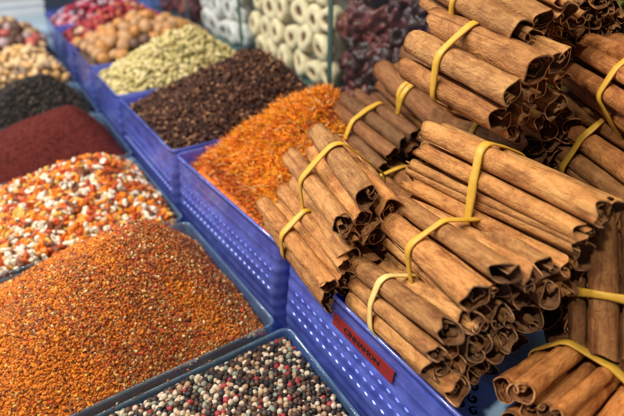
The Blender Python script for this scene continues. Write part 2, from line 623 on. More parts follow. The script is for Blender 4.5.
def clove(seed):
    V1, F1 = ico(0)
    r = np.random.default_rng(seed)
    head = V1 * 0.30 + np.array([0.85, 0, 0])
    V, F = [], []
    rings = [(-1.0, 0.07), (-0.4, 0.14), (0.35, 0.17), (0.62, 0.27), (0.8, 0.36)]
    for x, rr in rings:
        for j in range(5):
            a = 2 * math.pi * j / 5
            V.append((x, rr * math.cos(a), rr * math.sin(a) + 0.1 * r.normal() * 0 + 0.08 * x * x))
    for k in range(len(rings) - 1):
        for j in range(5):
            a, b = k * 5 + j, k * 5 + (j + 1) % 5
            F += [(a, b, b + 5), (a, b + 5, a + 5)]
    V = np.array(V)
    return np.vstack([V, head]), np.vstack([np.array(F), F1 + len(V)])


def petal(seed):
    """crumpled flower: a lump with deep irregular folds"""
    V, F = ico(3)
    r = np.random.default_rng(seed)
    d = np.zeros(len(V))
    for k in range(9):
        a = r.normal(size=3); a /= np.linalg.norm(a)
        fr = r.uniform(2.5, 7)
        d += np.abs(np.sin(V @ a * fr + r.uniform(0, 6.28))) * r.uniform(0.5, 1) / fr * 1.2
    d -= d.mean()
    return V * (1 + 0.75 * d)[:, None] * r.uniform(0.8, 1.25, 3), F


def flake(seed):
    V, F = ico(0)
    r = np.random.default_rng(seed)
    V = V * np.array([1, r.uniform(0.5, 0.9), r.uniform(0.25, 0.6)]) + r.normal(size=V.shape) * 0.12
    return V, F


def octa(seed):
    V = np.array([(1, 0, 0), (-1, 0, 0), (0, 1, 0), (0, -1, 0), (0, 0, 1), (0, 0, -1)], float)
    F = np.array([(0, 2, 4), (2, 1, 4), (1, 3, 4), (3, 0, 4), (2, 0, 5), (1, 2, 5), (3, 1, 5), (0, 3, 5)])
    r = np.random.default_rng(seed)
    return V * np.array([r.uniform(0.9, 1.5), r.uniform(0.6, 1.0), r.uniform(0.35, 0.8)]) + r.normal(size=V.shape) * 0.14, F


def rand_rots(n, flat=0.0, r=rng):
    """n random rotation matrices; flat > 0 keeps long axes near the surface"""
    yaw = r.uniform(0, 2 * np.pi, n)
    pit = r.normal(0, 1, n) * (0.9 * (1 - flat) + 0.25)
    rol = r.uniform(0, 2 * np.pi, n)
    cy, sy, cp, sp, cr_, sr = np.cos(yaw), np.sin(yaw), np.cos(pit), np.sin(pit), np.cos(rol), np.sin(rol)
    Mx = np.zeros((n, 3, 3))
    Mx[:, 0, 0] = cy * cp; Mx[:, 0, 1] = cy * sp * sr - sy * cr_; Mx[:, 0, 2] = cy * sp * cr_ + sy * sr
    Mx[:, 1, 0] = sy * cp; Mx[:, 1, 1] = sy * sp * sr + cy * cr_; Mx[:, 1, 2] = sy * sp * cr_ - cy * sr
    Mx[:, 2, 0] = -sp; Mx[:, 2, 1] = cp * sr; Mx[:, 2, 2] = cp * cr_
    return Mx


def batch(templates, P, size, colours, flat=0.4, r=rng):
    Vs, Fs, Cs = [], [], []
    n = len(P)
    which = r.integers(0, len(templates), n)
    Rm = rand_rots(n, flat, r)
    off = 0
    for ti, (tv, tf) in enumerate(templates):
        idx = np.where(which == ti)[0]
        if len(idx) == 0: continue
        V = np.einsum('nij,vj->nvi', Rm[idx], tv) * size[idx][:, None, None] + P[idx][:, None, :]
        Fb = tf[None] + (np.arange(len(idx)) * len(tv))[:, None, None] + off
        Vs.append(V.reshape(-1, 3)); Fs.append(Fb.reshape(-1, 3))
        Cs.append(np.repeat(colours[idx], len(tv), 0))
        off += len(idx) * len(tv)
    return np.vstack(Vs), np.vstack(Fs), np.vstack(Cs)


def mound_fn(x0, x1, y0, y1, cx, cy, zb, H, power=1.25, seed=1, rough=0.012, nf=6.0, sharp=0.0):
    def h(x, y):
        ux = np.where(x < cx, (cx - x) / (cx - x0), (x - cx) / (x1 - cx))
        uy = np.where(y < cy, (cy - y) / (cy - y0), (y - cy) / (y1 - cy))
        rr = np.sqrt(ux ** 2 + uy ** 2) / (1 + 0.32 * np.minimum(ux, uy))
        rr = np.sqrt(rr ** 2 + (1 - sharp) * 0.02)
        z = zb + H * np.clip(1 - rr ** power, -0.15, 1)
        return z + rough * noise_grid(x, y, seed, nf)
    return h


def grid_mesh(x0, x1, y0, y1, h, nx, ny):
    X, Y = np.meshgrid(np.linspace(x0, x1, nx), np.linspace(y0, y1, ny))
    Z = h(X, Y)
    V = np.stack([X.ravel(), Y.ravel(), Z.ravel()], 1)
    i = np.arange(nx * ny).reshape(ny, nx)
    a, b, c, d = i[:-1, :-1].ravel(), i[:-1, 1:].ravel(), i[1:, 1:].ravel(), i[1:, :-1].ravel()
    F = np.vstack([np.stack([a, b, c], 1), np.stack([a, c, d], 1)])
    return V, F


def skirt(x0, x1, y0, y1, h, zlow, n=70):
    """the fill seen through the tray walls: a sheet just inside the walls, from the surface down"""
    t = np.linspace(0, 1, n)
    px = np.r_[x0 + (x1 - x0) * t, np.full(n, x1), x1 + (x0 - x1) * t, np.full(n, x0)]
    py = np.r_[np.full(n, y0), y0 + (y1 - y0) * t, np.full(n, y1), y1 + (y0 - y1) * t]
    m = len(px)
    V = np.vstack([np.column_stack([px, py, h(px, py)]), np.column_stack([px, py, np.full(m, zlow)])])
    i = np.arange(m - 1)
    return V, np.vstack([np.column_stack([i, i + m, i + 1]), np.column_stack([i + 1, i + m, i + m + 1])])


def poisson(x0, x1, y0, y1, d, seed=0, accept=None):
    """jittered hexagonal packing: even spacing without a visible lattice"""
    r = np.random.default_rng(seed)
    xs = np.arange(x0, x1, d); ys = np.arange(y0, y1, d * 0.87)
    X, Y = np.meshgrid(xs, ys)
    X[1::2] += d / 2
    P = np.stack([X.ravel(), Y.ravel()], 1)
    P += r.uniform(-0.28, 0.28, P.shape) * d
    return P[(P[:, 0] > x0) & (P[:, 0] < x1) & (P[:, 1] > y0) & (P[:, 1] < y1)]


def pick(pal, n, r=rng):
    c = np.array([p[1] for p in pal], float); wt = np.array([p[0] for p in pal], float)
    return c[r.choice(len(pal), n, p=wt / wt.sum())] * r.uniform(0.75, 1.2, (n, 1))


def inner(side, k, m=0.032):
    if side == 'L': return LX0 + m, LXE[k] - m, LY[k] + m, LY[k + 1] - m
    return RX[k] + m, RX1 - m, RY[k] + m, RY[k + 1] - m


def warp(P, side, k):
    """move positions inside a tray so that they follow its slanting long side"""
    if side is None: return P
    P = np.array(P, float)
    if side == 'L':
        x0, x1, y0, y1, sk = LX0, LXE[k], LY[k], LY[k + 1], LSK[k]
        f = (P[:, 0] - x0) / (x1 - x0)
    else:
        x0, x1, y0, y1, sk = RX[k], RX1, RY[k], RY[k + 1], RSK[k]
        f = (x1 - P[:, 0]) / (x1 - x0)
    P[:, 0] += sk * np.clip((P[:, 1] - y0) / (y1 - y0), 0, 1) * np.clip(f, 0, 1)
    return P


def side_of(rect):
    for sd, n in (('L', 7), ('R', 7)):
        for k in range(n):
            if inner(sd, k) == tuple(rect): return sd, k
    return None, 0


def loose(name, label, cat, rect, h, templates, n, size, pal, base, mat, flat=0.4, lift=0.3, palfn=None, nx=90, seed=1, varied=False):
    """a tray's loose fill as one mesh: a bed plus grains scattered over it"""
    r = np.random.default_rng(seed)
    x0, x1, y0, y1 = rect
    V, F = grid_mesh(x0, x1, y0, y1, h, nx, int(nx * (y1 - y0) / (x1 - x0)))
    C = np.tile(np.array(base), (len(V), 1))
    v, f = skirt(x0, x1, y0, y1, h, -0.18)
    F = np.vstack([F, f + len(V)]); V = np.vstack([V, v]); C = np.vstack([C, np.tile(np.array(base), (len(v), 1))])
    Vs, Fs, Cs = [V], [F], [C]
    if n:
        ns = n // 5
        q = r.uniform(0, 1, ns); onx = r.random(ns) < 0.5
        sx = np.where(onx, x0, x0 + (x1 - x0) * q); sy = np.where(onx, y0 + (y1 - y0) * q, y0)
        top = h(sx, sy); szs = size * r.uniform(0.65, 1.3, ns)
        P = np.column_stack([sx + 0.4 * size, sy + 0.4 * size, top - (top + 0.16) * r.uniform(0, 1, ns) ** 1.3])
        cols = palfn(P[:, :2], r) if palfn else pick(pal, ns, r)
        v, f, c = batch(templates, P, szs * 0.5, cols, flat, r)
        V = np.vstack([V, v]); F = np.vstack([F, f + (len(V) - len(v))]); C = np.vstack([C, c])
        Vs, Fs, Cs = [V], [F], [C]
        gi = size * 0.7 if size > 0.012 else 0
        P2 = np.stack([r.uniform(x0 + gi, x1 - gi, n), r.uniform(y0 + gi, y1 - gi, n)], 1)
        sz = size * (np.clip(r.lognormal(-0.08, 0.30, n), 0.4, 2.0) if varied else r.uniform(0.65, 1.3, n))
        z = h(P2[:, 0], P2[:, 1]) + sz * r.uniform(-0.1, lift, n)
        P = np.column_stack([P2, z])
        cols = palfn(P2, r) if palfn else pick(pal, n, r)
        v, f, c = batch(templates, P, sz, cols, flat, r)
        Vs.append(v); Fs.append(f + len(V)); Cs.append(c)
    V = np.vstack(Vs); F = np.vstack(Fs); C = np.vstack(Cs)
    V = warp(V, *side_of(rect))
    sm = np.ones(len(F), bool)
    me = mesh_np(name, V, F, mat, smooth=sm, cols=C)
    o = obj(name, me)
    tag(o, label, cat, kind="stuff")
    return o


def countable(name, cat, group, rect, h, d, kinds, size, cap, seed, bed_colour, stuff_name, stuff_label, tone, layers=1, lift=0.75, squash=(1, 1, 1), flat=0.5, margin=6, occl=None, facet=False):
    """separate pieces for the ones that show largest, one stuff mesh for the bed and the rest.
    kinds: (weight, label, colour, material, [meshes as (V, F)])"""
    r = np.random.default_rng(seed)
    x0, x1, y0, y1 = rect
    P2 = poisson(x0 + size * 0.6, x1 - size * 0.6, y0 + size * 0.6, y1 - size * 0.6, d, seed)
    n = len(P2)
    sz = size * r.uniform(0.82, 1.18, n)
    z = h(P2[:, 0], P2[:, 1]) + sz * lift * r.uniform(0.6, 1.25, n)
    P = warp(np.column_stack([P2, z]), *side_of(rect))
    wt = np.array([k[0] for k in kinds], float)
    kd = r.choice(len(kinds), n, p=wt / wt.sum())
    px, py, zc = project_np(P)
    inn = (px > -margin) & (px < 624 + margin) & (py > -margin) & (py < 416 + margin)
    if occl is not None: inn &= occl(px, py, P)
    order = np.argsort(zc)
    order = [i for i in order if inn[i]][:cap]
    chosen = set(order)
    Rm = rand_rots(n, flat, r)
    meshes = {}
    for ki, (wgt, lab, colr, mat, tmpl) in enumerate(kinds):
        meshes[ki] = [mesh_np(name, v * size, f, mat, smooth=not facet) for v, f in tmpl]
    first = {}
    for i in order:
        ki = int(kd[i]); vi = int(r.integers(len(meshes[ki])))
        if ki not in first:
            o = bpy.data.objects.new(name, meshes[ki][vi]); first[ki] = o
        else:
            o = first[ki].copy(); o.data = meshes[ki][vi]
        col.objects.link(o)
        Mx = Matrix([list(map(float, Rm[i][a])) for a in range(3)])
        Mw = Mx.to_4x4() @ Matrix.Scale(float(sz[i] / size), 4)
        Mw.translation = Vector(P[i]) * S
        o.matrix_world = Mw
        tag(o, kinds[ki][1], cat, group)
    rest = np.array([i for i in range(n) if i not in chosen], dtype=int)
    V, F = grid_mesh(x0, x1, y0, y1, lambda a, b: h(a, b) - size * 0.25, 60, 60)
    V = warp(V, *side_of(rect))
    C = np.tile(np.array(bed_colour), (len(V), 1))
    if len(rest):
        cols = np.array([kinds[int(kd[i])][2] for i in rest]) * r.uniform(0.85, 1.12, (len(rest), 1))
        v, f, c = batch(kinds[0][4], P[rest], sz[rest], cols, flat, r)
        F = np.vstack([F, f + len(V)]); V = np.vstack([V, v]); C = np.vstack([C, c])
    # a lower layer that fills the chinks
    v, f = skirt(x0, x1, y0, y1, lambda a, b: h(a, b) - size * 0.25, -0.18)
    v = warp(v, *side_of(rect))
    C = np.vstack([C, np.tile(np.array(bed_colour), (len(v), 1))]); F = np.vstack([F, f + len(V)]); V = np.vstack([V, v])
    if layers > 1:
        P3 = poisson(x0, x1, y0, y1, d, seed + 50)
        z3 = h(P3[:, 0], P3[:, 1]) - size * 0.25
        v, f, c = batch(kinds[0][4], warp(np.column_stack([P3, z3]), *side_of(rect)), np.full(len(P3), size), np.array([kinds[int(q)][2] for q in r.choice(len(kinds), len(P3), p=wt / wt.sum())]), flat, r)
        F = np.vstack([F, f + len(V)]); V = np.vstack([V, v]); C = np.vstack([C, c])
    o = obj(stuff_name, mesh_np(stuff_name, V, F, tone, smooth=not facet, cols=C))
    tag(o, stuff_label, cat, kind="stuff")


T_GRAIN = tone_mat("grain")
T_DRY = tone_mat("dry_leaf", rough=0.85, noise=0.25)
T_SHINY = tone_mat("waxy_thread", rough=0.55, noise=0.15, nscale=500)
T_POWDER = tone_mat("powder", rough=0.95, noise=0.30, nscale=700, bump=0.9, dist=0.0012, spec=0.1)

# front row ------------------------------------------------------------------
# mixed peppercorns
sph = [lumpy(*ico(2), 0.09, 3 + k) for k in range(6)]


def pepper_kinds():
    out = []
    for wgt, nm, c in ((34, "black wrinkled", (0.022, 0.016, 0.016)), (20, "dark brown", (0.085, 0.042, 0.026)), (20, "cream white", (0.52, 0.42, 0.30)), (13, "tan brown", (0.38, 0.24, 0.14)), (6, "pinkish red", (0.30, 0.028, 0.034)), (6, "greyish green", (0.22, 0.24, 0.18))):
        m = simple_mat(nm.replace(" ", "_") + "_pepper", c, 0.5, noise=0.45, nscale=500, bump=0.7, dist=0.0008)
        out.append((wgt, nm + " peppercorn on the mixed peppercorn tray", c, m, sph))
    return out


rect = inner('L', 0)
countable("peppercorn", "peppercorn", "mixed peppercorns in the front tray", rect,
          mound_fn(*rect, 0.00, 0.50, -0.008, 0.062, seed=11, rough=0.006), 0.0133, pepper_kinds(), 0.0072, 300, 21,
          (0.03, 0.02, 0.018), "peppercorns", "rest of the mixed black, cream and red peppercorns in the front tray", T_GRAIN, layers=2, margin=3)

# orange spice rub
rect = inner('L', 1)
h1 = mound_fn(*rect, 0.17, 1.20, -0.03, 0.275, power=1.35, seed=5, rough=0.008, nf=4)


def rub_palette(P2, r):
    n = len(P2)
    fine = 1.0 * noise_grid(P2[:, 0], P2[:, 1], 44, 3.5) + 2.2 * (0.06 - P2[:, 0])
    a = pick([(6, (0.66, 0.20, 0.012)), (5, (0.54, 0.135, 0.012)), (0.8, (0.68, 0.38, 0.08)), (2.4, (0.22, 0.05, 0.013))], n, r)
    b = pick([(5, (0.46, 0.12, 0.014)), (5, (0.22, 0.06, 0.018)), (1.3, (0.62, 0.38, 0.13)), (2, (0.46, 0.05, 0.015)), (0.7, (0.74, 0.56, 0.30)), (2, (0.34, 0.16, 0.05))], n, r)
    return np.where((fine + r.normal(0, 0.35, n) > 0.15)[:, None], a, b)


loose("spice_rub", "orange mound of coarse ground spice rub with seeds and flakes", "spice", rect, h1,
      [octa(k) for k in range(8)], 90000, 0.0043, None, (0.60, 0.19, 0.018), T_GRAIN, palfn=rub_palette, nx=160, seed=3, lift=0.5, varied=True)

# diced dried fruit
rect = inner('L', 2)
h2 = mound_fn(*rect, 0.18, 1.86, -0.02, 0.19, seed=8, rough=0.012)
ch = []
for k in range(9):
    r_ = np.random.default_rng(300 + k)
    v_, f_ = ico(1)
    v_ = v_ / ((np.abs(v_) ** 4).sum(1) ** 0.25)[:, None]
    ch.append((v_ * np.array([r_.uniform(0.8, 1.5), r_.uniform(0.6, 1.1), r_.uniform(0.25, 0.7)]) + r_.normal(size=v_.shape) * 0.13, f_))
kinds = []
for wgt, nm, c in ((24, "white", (0.76, 0.70, 0.56)), (24, "bright orange", (0.80, 0.25, 0.02)), (30, "rusty red", (0.50, 0.09, 0.02)), (12, "amber yellow", (0.70, 0.42, 0.10)), (14, "dark brown", (0.20, 0.07, 0.03))):
    m = simple_mat(nm.replace(" ", "_") + "_fruit", c, 0.5, noise=0.25, nscale=200, bump=0.4)
    kinds.append((wgt, nm + " diced dried fruit piece on the mixed fruit mound", c, m, ch))
countable("dried_fruit_piece", "dried fruit", "diced dried fruit in the low tray", rect, h2, 0.0185, kinds, 0.0122, 300, 22,
          (0.35, 0.10, 0.02), "diced_fruit", "rest of the orange and white diced dried fruit mound", T_GRAIN, layers=2, flat=0.2, facet=True)

# sumac
rect = inner('L', 3)
h3 = mound_fn(*rect, 0.17, 2.42, -0.04, 0.23, power=1.5, seed=9, rough=0.005, nf=3, sharp=0.7)
loose("sumac_powder", "smooth dark red cone of sumac powder", "spice", rect, h3, [flake(k) for k in range(3)], 9000, 0.0045,
      [(4, (0.125, 0.024, 0.020)), (1, (0.08, 0.020, 0.018))], (0.115, 0.022, 0.019), T_POWDER, nx=140, seed=4, lift=0.0)

# black tea
rect = inner('L', 4)
h4 = mound_fn(*rect, 0.12, 3.05, -0.04, 0.24, seed=10, rough=0.012)
loose("black_tea", "dark mound of black tea leaves", "tea", rect, h4, [thread(k + 30) for k in range(4)] + [flake(k) for k in range(2)], 9000, 0.014,
      [(6, (0.022, 0.019, 0.018)), (2, (0.045, 0.032, 0.025)), (1, (0.10, 0.07, 0.05))], (0.012, 0.010, 0.010), T_DRY, seed=5)

# ginger lumps
rect = inner('L', 5)
h5 = mound_fn(*rect, 0.08, 3.80, -0.02, 0.20, seed=12, rough=0.02)
kinds = []
for wgt, nm, c in ((5, "pale tan", (0.62, 0.44, 0.24)), (3, "golden brown", (0.55, 0.32, 0.12)), (1.5, "greyish brown", (0.27, 0.20, 0.14))):
    m = simple_mat(nm.replace(" ", "_") + "_ginger", c, 0.7, noise=0.3, nscale=120, bump=0.5)
    kinds.append((wgt, nm + " lump of dried ginger behind the black tea", c, m, [lumpy(*chunk(k), 0.2, k) for k in range(4)]))
countable("ginger_lump", "dried ginger", "dried ginger lumps behind the black tea", rect, h5, 0.050, kinds, 0.031, 300, 23,
          (0.35, 0.23, 0.12), "ginger_pieces", "bed of dried ginger pieces under the tan lumps", T_GRAIN, flat=0.4)

# dark rosebuds / nuts at the far end
rect = inner('L', 6)
h6 = mound_fn(*rect, 0.08, 4.45, 0.0, 0.26, seed=13, rough=0.02)
kinds = []
bud = [lumpy(ico(2)[0] * np.array([1.15, 0.9, 0.9]), ico(2)[1], 0.10, k) for k in range(4)]
for wgt, nm, c in ((5, "dark brown", (0.10, 0.05, 0.035)), (3, "dusty mauve", (0.38, 0.27, 0.28)), (2, "reddish", (0.45, 0.10, 0.08)), (3, "tan brown", (0.42, 0.28, 0.16))):
    m = simple_mat(nm.replace(" ", "_") + "_nut", c, 0.6, noise=0.4, nscale=90, bump=0.4)
    kinds.append((wgt, nm + " shelled nut in the pile behind the dried ginger", c, m, bud))
countable("shelled_nut", "nut", "dark mixed nuts behind the dried ginger", rect, h6, 0.068, kinds, 0.040, 300, 24,
          (0.05, 0.03, 0.025), "nut_bed", "dark bed of nuts at the back of the front row", T_GRAIN, flat=0.5)

# a few spilled grains along the low tray rims
r_ = np.random.default_rng(77)
nS = 170
kx = r_.integers(1, 4, nS)
P = np.column_stack([r_.uniform(-0.42, 0.34, nS), np.array(LY)[kx] + r_.choice([-0.016, 0.016], nS) + r_.normal(0, 0.003, nS), np.full(nS, 0.002)])
v, f, c = batch([flake(k) for k in range(4)], P, 0.0042 * r_.uniform(0.5, 1.2, nS), pick([(4, (0.60, 0.19, 0.02)), (2, (0.2, 0.06, 0.02)), (2, (0.6, 0.42, 0.2))], nS, r_), 0.8, r_)
tag(obj("spilled_spice", mesh_np("spilled_spice", v, f, T_GRAIN, cols=c)), "scattered grains spilled on the low tray rims", "spice", kind="stuff")

# raised row ------------------------------------------------------------------
rect = inner('R', 1)
g1 = mound_fn(*rect, 0.92, 1.38, 0.15, 0.29, power=1.5, seed=15, rough=0.014)


def saff_palette(P2, r):
    n = len(P2)
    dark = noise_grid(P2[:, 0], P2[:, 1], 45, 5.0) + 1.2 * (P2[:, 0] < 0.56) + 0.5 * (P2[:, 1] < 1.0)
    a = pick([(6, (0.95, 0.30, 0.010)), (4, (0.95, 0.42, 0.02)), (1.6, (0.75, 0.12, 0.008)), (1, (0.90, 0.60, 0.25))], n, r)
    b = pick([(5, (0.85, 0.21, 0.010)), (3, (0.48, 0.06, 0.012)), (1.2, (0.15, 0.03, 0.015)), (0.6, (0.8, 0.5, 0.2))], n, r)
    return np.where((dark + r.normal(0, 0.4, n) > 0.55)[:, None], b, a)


loose("safflower_threads", "orange heap of dried safflower threads", "spice", rect, g1, [thread(k) for k in range(8)], 19000, 0.026,
      None, (0.80, 0.20, 0.012), T_SHINY, palfn=saff_palette, seed=6, flat=0.8, lift=0.45)

rect = inner('R', 2)
g2 = mound_fn(*rect, 1.02, 2.08, 0.16, 0.25, power=1.4, seed=16, rough=0.012)
loose("cloves", "dark brown mound of dried cloves", "spice", rect, g2, [clove(k) for k in range(4)], 8000, 0.0185,
      [(5, (0.085, 0.036, 0.025)), (3, (0.16, 0.068, 0.042)), (2.4, (0.045, 0.022, 0.018)), (1.1, (0.46, 0.24, 0.12))], (0.03, 0.014, 0.012), T_GRAIN, seed=7, flat=0.3, lift=0.7)

rect = inner('R', 3)
g3 = mound_fn(*rect, 0.90, 2.76, 0.16, 0.25, power=1.3, seed=17, rough=0.012)
pod = [lumpy(ico(1)[0] * np.array([1.5, 0.72, 0.68]), ico(1)[1], 0.08, k) for k in range(4)]
kinds = []
for wgt, nm, c in ((5, "pale green", (0.50, 0.42, 0.17)), (3, "straw coloured", (0.58, 0.48, 0.25)), (2, "olive green", (0.34, 0.29, 0.11))):
    m = simple_mat(nm.replace(" ", "_") + "_pod", c, 0.6, noise=0.2, nscale=300, bump=0.3)
    kinds.append((wgt, nm + " cardamom pod behind the cloves", c, m, pod))
countable("cardamom_pod", "cardamom", "cardamom pods behind the cloves", rect, g3, 0.030, kinds, 0.0165, 300, 25,
          (0.30, 0.28, 0.13), "cardamom", "rest of the pale green cardamom mound", T_GRAIN, layers=2, flat=0.6)

rect = inner('R', 4)
g4 = mound_fn(*rect, 0.80, 3.34, 0.17, 0.20, seed=18, rough=0.02)
egg = [lumpy(ico(3)[0] * np.array([1.2, 0.92, 0.9]), ico(3)[1], 0.03, k) for k in range(4)]
kinds = []
for wgt, nm, c in ((7, "tan", (0.40, 0.22, 0.10)), (4, "golden tan", (0.45, 0.21, 0.06)), (1.2, "dark brown", (0.13, 0.07, 0.05))):
    m = simple_mat(nm.replace(" ", "_") + "_nutmeg", c, 0.55, noise=0.22, nscale=90, bump=0.35)
    kinds.append((wgt, nm + " whole nutmeg in the raised tray", c, m, egg))
countable("nutmeg", "nutmeg", "whole nutmegs in the raised tray", rect, g4, 0.074, kinds, 0.042, 300, 26,
          (0.10, 0.06, 0.04), "nutmeg_bed", "dark bed under the whole nutmegs", T_GRAIN, flat=0.5)

for kk, cyc, seed, kset, grp, cat, nm0 in (
        (5, 4.0, 27, ((6, "deep red", (0.34, 0.03, 0.035)), (2, "orange red", (0.45, 0.13, 0.06)), (2, "dark crimson", (0.17, 0.012, 0.02)), (1.5, "straw", (0.55, 0.38, 0.24))), "dried red chillies behind the nutmegs", "chilli", "red_chilli"),
        (6, 4.66, 28, ((5, "pale lilac", (0.50, 0.38, 0.48)), (4, "crimson", (0.35, 0.02, 0.05)), (2, "dark plum", (0.07, 0.02, 0.04)), (3, "dusty pink", (0.55, 0.28, 0.32))), "dried rosebuds at the far end", "rosebud", "dried_rosebud")):
    rect = inner('R', kk)
    g = mound_fn(*rect, 0.85, cyc, 0.12, 0.25, seed=seed, rough=0.02)
    kinds = []
    tm = [lumpy(ico(1)[0] * np.array([1.3, 0.8, 0.8]), ico(1)[1], 0.16, k) for k in range(4)]
    for wgt, nm, c in kset:
        m = simple_mat(nm.replace(" ", "_") + "_" + cat, c, 0.5, noise=0.3, nscale=90, bump=0.3)
        kinds.append((wgt, nm + (" dried chilli piece behind the nutmegs" if kk == 5 else " dried rosebud beyond the red chillies"), c, m, tm))
    countable(nm0, cat, grp, rect, g, 0.046, kinds, 0.027, 300, seed,
              (0.12, 0.02, 0.03), nm0 + "_bed", "bed of small broken pieces under the " + ("red chillies" if kk == 5 else "dried rosebuds"), T_GRAIN, flat=0.5)

# pale boxes beyond the front row
for k, (x0, x1, y0, y1, hh, lab) in enumerate(((-0.42, 0.40, 4.84, 5.6, 0.10, "pale blue flat box behind the dark nuts"), (-1.5, -0.46, 4.5, 6.0, 0.16, "pale grey blue flat box at the far corner"), (-0.42, 0.42, 5.64, 6.6, 0.22, "taller whitish box behind the pale blue box"))):
    cx, cy = (x0 + x1) / 2, (y0 + y1) / 2
    t = empty("flat_box", (cx, cy, -0.21)); tag(t, lab, "box")
    m = simple_mat("pale_card_%d" % k, ((0.42, 0.55, 0.66), (0.50, 0.58, 0.66), (0.62, 0.66, 0.70))[k], 0.6, noise=0.1, nscale=20)
    V, F = box_vf(x0 - cx, x1 - cx, y0 - cy, y1 - cy, 0.0, 0.16 + hh)
    obj("box_body", mesh_np("box_body", V, F, m, smooth=False), t)
    V, F = box_vf(x0 - cx - 0.012, x1 - cx + 0.012, y0 - cy - 0.012, y1 - cy + 0.012, 0.162 + hh, 0.20 + hh)
    obj("lid", mesh_np("lid", V, F, m, smooth=False), t)

# ------------------------------------------------------------------ glass bins along the back
BX = 1.285
BIN_Y = [0.87, 1.875, 2.885, 3.895, 4.905]
BZ0, BZ1, BD = 0.168, 1.15, 0.5


def glass_bin(y0, y1, label):
    t = empty("glass_bin", (BX + BD / 2, (y0 + y1) / 2, BZ0))
    tag(t, label, "glass bin", "tall glass bins along the back of the counter")
    yy0, yy1 = -(y1 - y0) / 2 + 0.004, (y1 - y0) / 2 - 0.004
    e = 0.011
    x0, x1 = -BD / 2, BD / 2
    parts = []
    for yy in (yy0, yy1 - e):
        for xx in (x0, x1 - e):
            parts.append(box_vf(xx, xx + e, yy, yy + e, 0.0, BZ1 - BZ0))
    for zz in (0.0, BZ1 - BZ0 - e):
        for xx in (x0, x1 - e):
            parts.append(box_vf(xx + 0.002, xx + e - 0.002, yy0 + e, yy1 - e, zz + .002, zz + e))
        for yy in (yy0, yy1 - e):
            parts.append(box_vf(x0 + e, x1 - e, yy + 0.002, yy + e - 0.002, zz + .002, zz + e))
    V, F = join_vf(parts)
    obj("frame", mesh_np("frame", V, F, M_FRAME, smooth=False), t)
    V, F = box_vf(x0 + 0.003, x0 + 0.008, yy0 + e, yy1 - e, e, BZ1 - BZ0 - e)
    obj("front_pane", mesh_np("front_pane", V, F, M_GLASS, smooth=False), t)
    V, F = join_vf([box_vf(x0 + e, x1 - e, yy0 + 0.004, yy0 + 0.009, e, BZ1 - BZ0 - e)])
    obj("side_pane", mesh_np("side_pane", V, F, M_GLASS, smooth=False), t)
    V, F = join_vf([box_vf(x0 + e, x1 - e, yy0 + e, yy1 - e, 0.002, 0.012)])
    obj("bin_floor", mesh_np("bin_floor", V, F, M_FRAME, smooth=False), t)
    return t


glass_bin(-0.145, BIN_Y[0] - 0.002, "glass bin of yellow green dried herbs behind the high cinnamon")
glass_bin(BIN_Y[0], BIN_Y[1], "glass bin of dark red dried hibiscus behind the cinnamon")
glass_bin(BIN_Y[1], BIN_Y[2], "glass bin of white rolls with brown centres")
glass_bin(BIN_Y[2], BIN_Y[3], "glass bin of grey white rolls with dark centres")
glass_bin(BIN_Y[3], BIN_Y[4], "glass bin of maroon dried petals at the far end")

# herbs in the nearest bin: a loose mass nobody could count
r_ = np.random.default_rng(91)
nH = 5000
P = np.column_stack([BX + 0.03 + 0.05 * r_.random(nH), r_.uniform(-0.12, 0.84, nH), r_.uniform(BZ0 + 0.03, 1.10, nH)])
v, f, c = batch([flake(k) for k in range(5)], P, 0.016 * r_.uniform(0.6, 1.3, nH), pick([(4, (0.42, 0.40, 0.06)), (3, (0.30, 0.30, 0.05)), (2, (0.58, 0.50, 0.12)), (1, (0.16, 0.15, 0.03))], nH, r_), 0.0, r_)
bv, bf = box_vf(BX + 0.06, BX + 0.45, -0.115, 0.845, BZ0 + 0.02, 1.10)
bf = np.array([t for q in bf for t in ((q[0], q[1], q[2]), (q[0], q[2], q[3]))])
tag(obj("dried_herbs", mesh_np("dried_herbs", np.vstack([v, np.array(bv)]), np.vstack([f, bf + len(v)]), T_DRY, cols=np.vstack([c, np.tile([0.25, 0.24, 0.05], (8, 1))]))), "yellow green crumbled herbs filling the nearest glass bin", "dried herbs", kind="stuff")


def roll_mesh(seed, c_out, m_out, m_in):
    """thick ring lying on its side, hole filled with a darker core that sits back from the face"""
    r = np.random.default_rng(seed)
    nA, prof = 28, [(0.28, 0.26), (0.31, 0.46), (0.42, 0.53), (0.62, 0.56), (0.85, 0.52), (0.98, 0.38), (1.0, 0.0), (0.98, -0.38), (0.85, -0.52), (0.31, -0.5)]
    V, F, mi = [], [], []
    wob = [1 + 0.07 * math.sin(2 * a + r.uniform(0, 6)) for a in (0,)]
    ph = r.uniform(0, 6, 3)
    for (rr, x) in prof:
        for j in range(nA):
            a = 2 * math.pi * j / nA
            q = rr * (1 + 0.10 * math.sin(2 * a + ph[0]) + 0.06 * math.sin(3 * a + ph[1]) + 0.03 * math.sin(7 * a + ph[2]))
            V.append((-x, q * math.cos(a), q * math.sin(a)))
    for i in range(len(prof) - 1):
        for j in range(nA):
            F.append((i * nA + j, i * nA + (j + 1) % nA, (i + 1) * nA + (j + 1) % nA, (i + 1) * nA + j)); mi.append(2 if i < 2 else 0)
    o = len(V)
    for j in range(nA):
        a = 2 * math.pi * j / nA
        V.append((-0.40, 0.32 * math.cos(a), 0.34 * math.sin(a)))
    F.append(tuple(o + j for j in range(nA))); mi.append(1)
    return V, F, mi


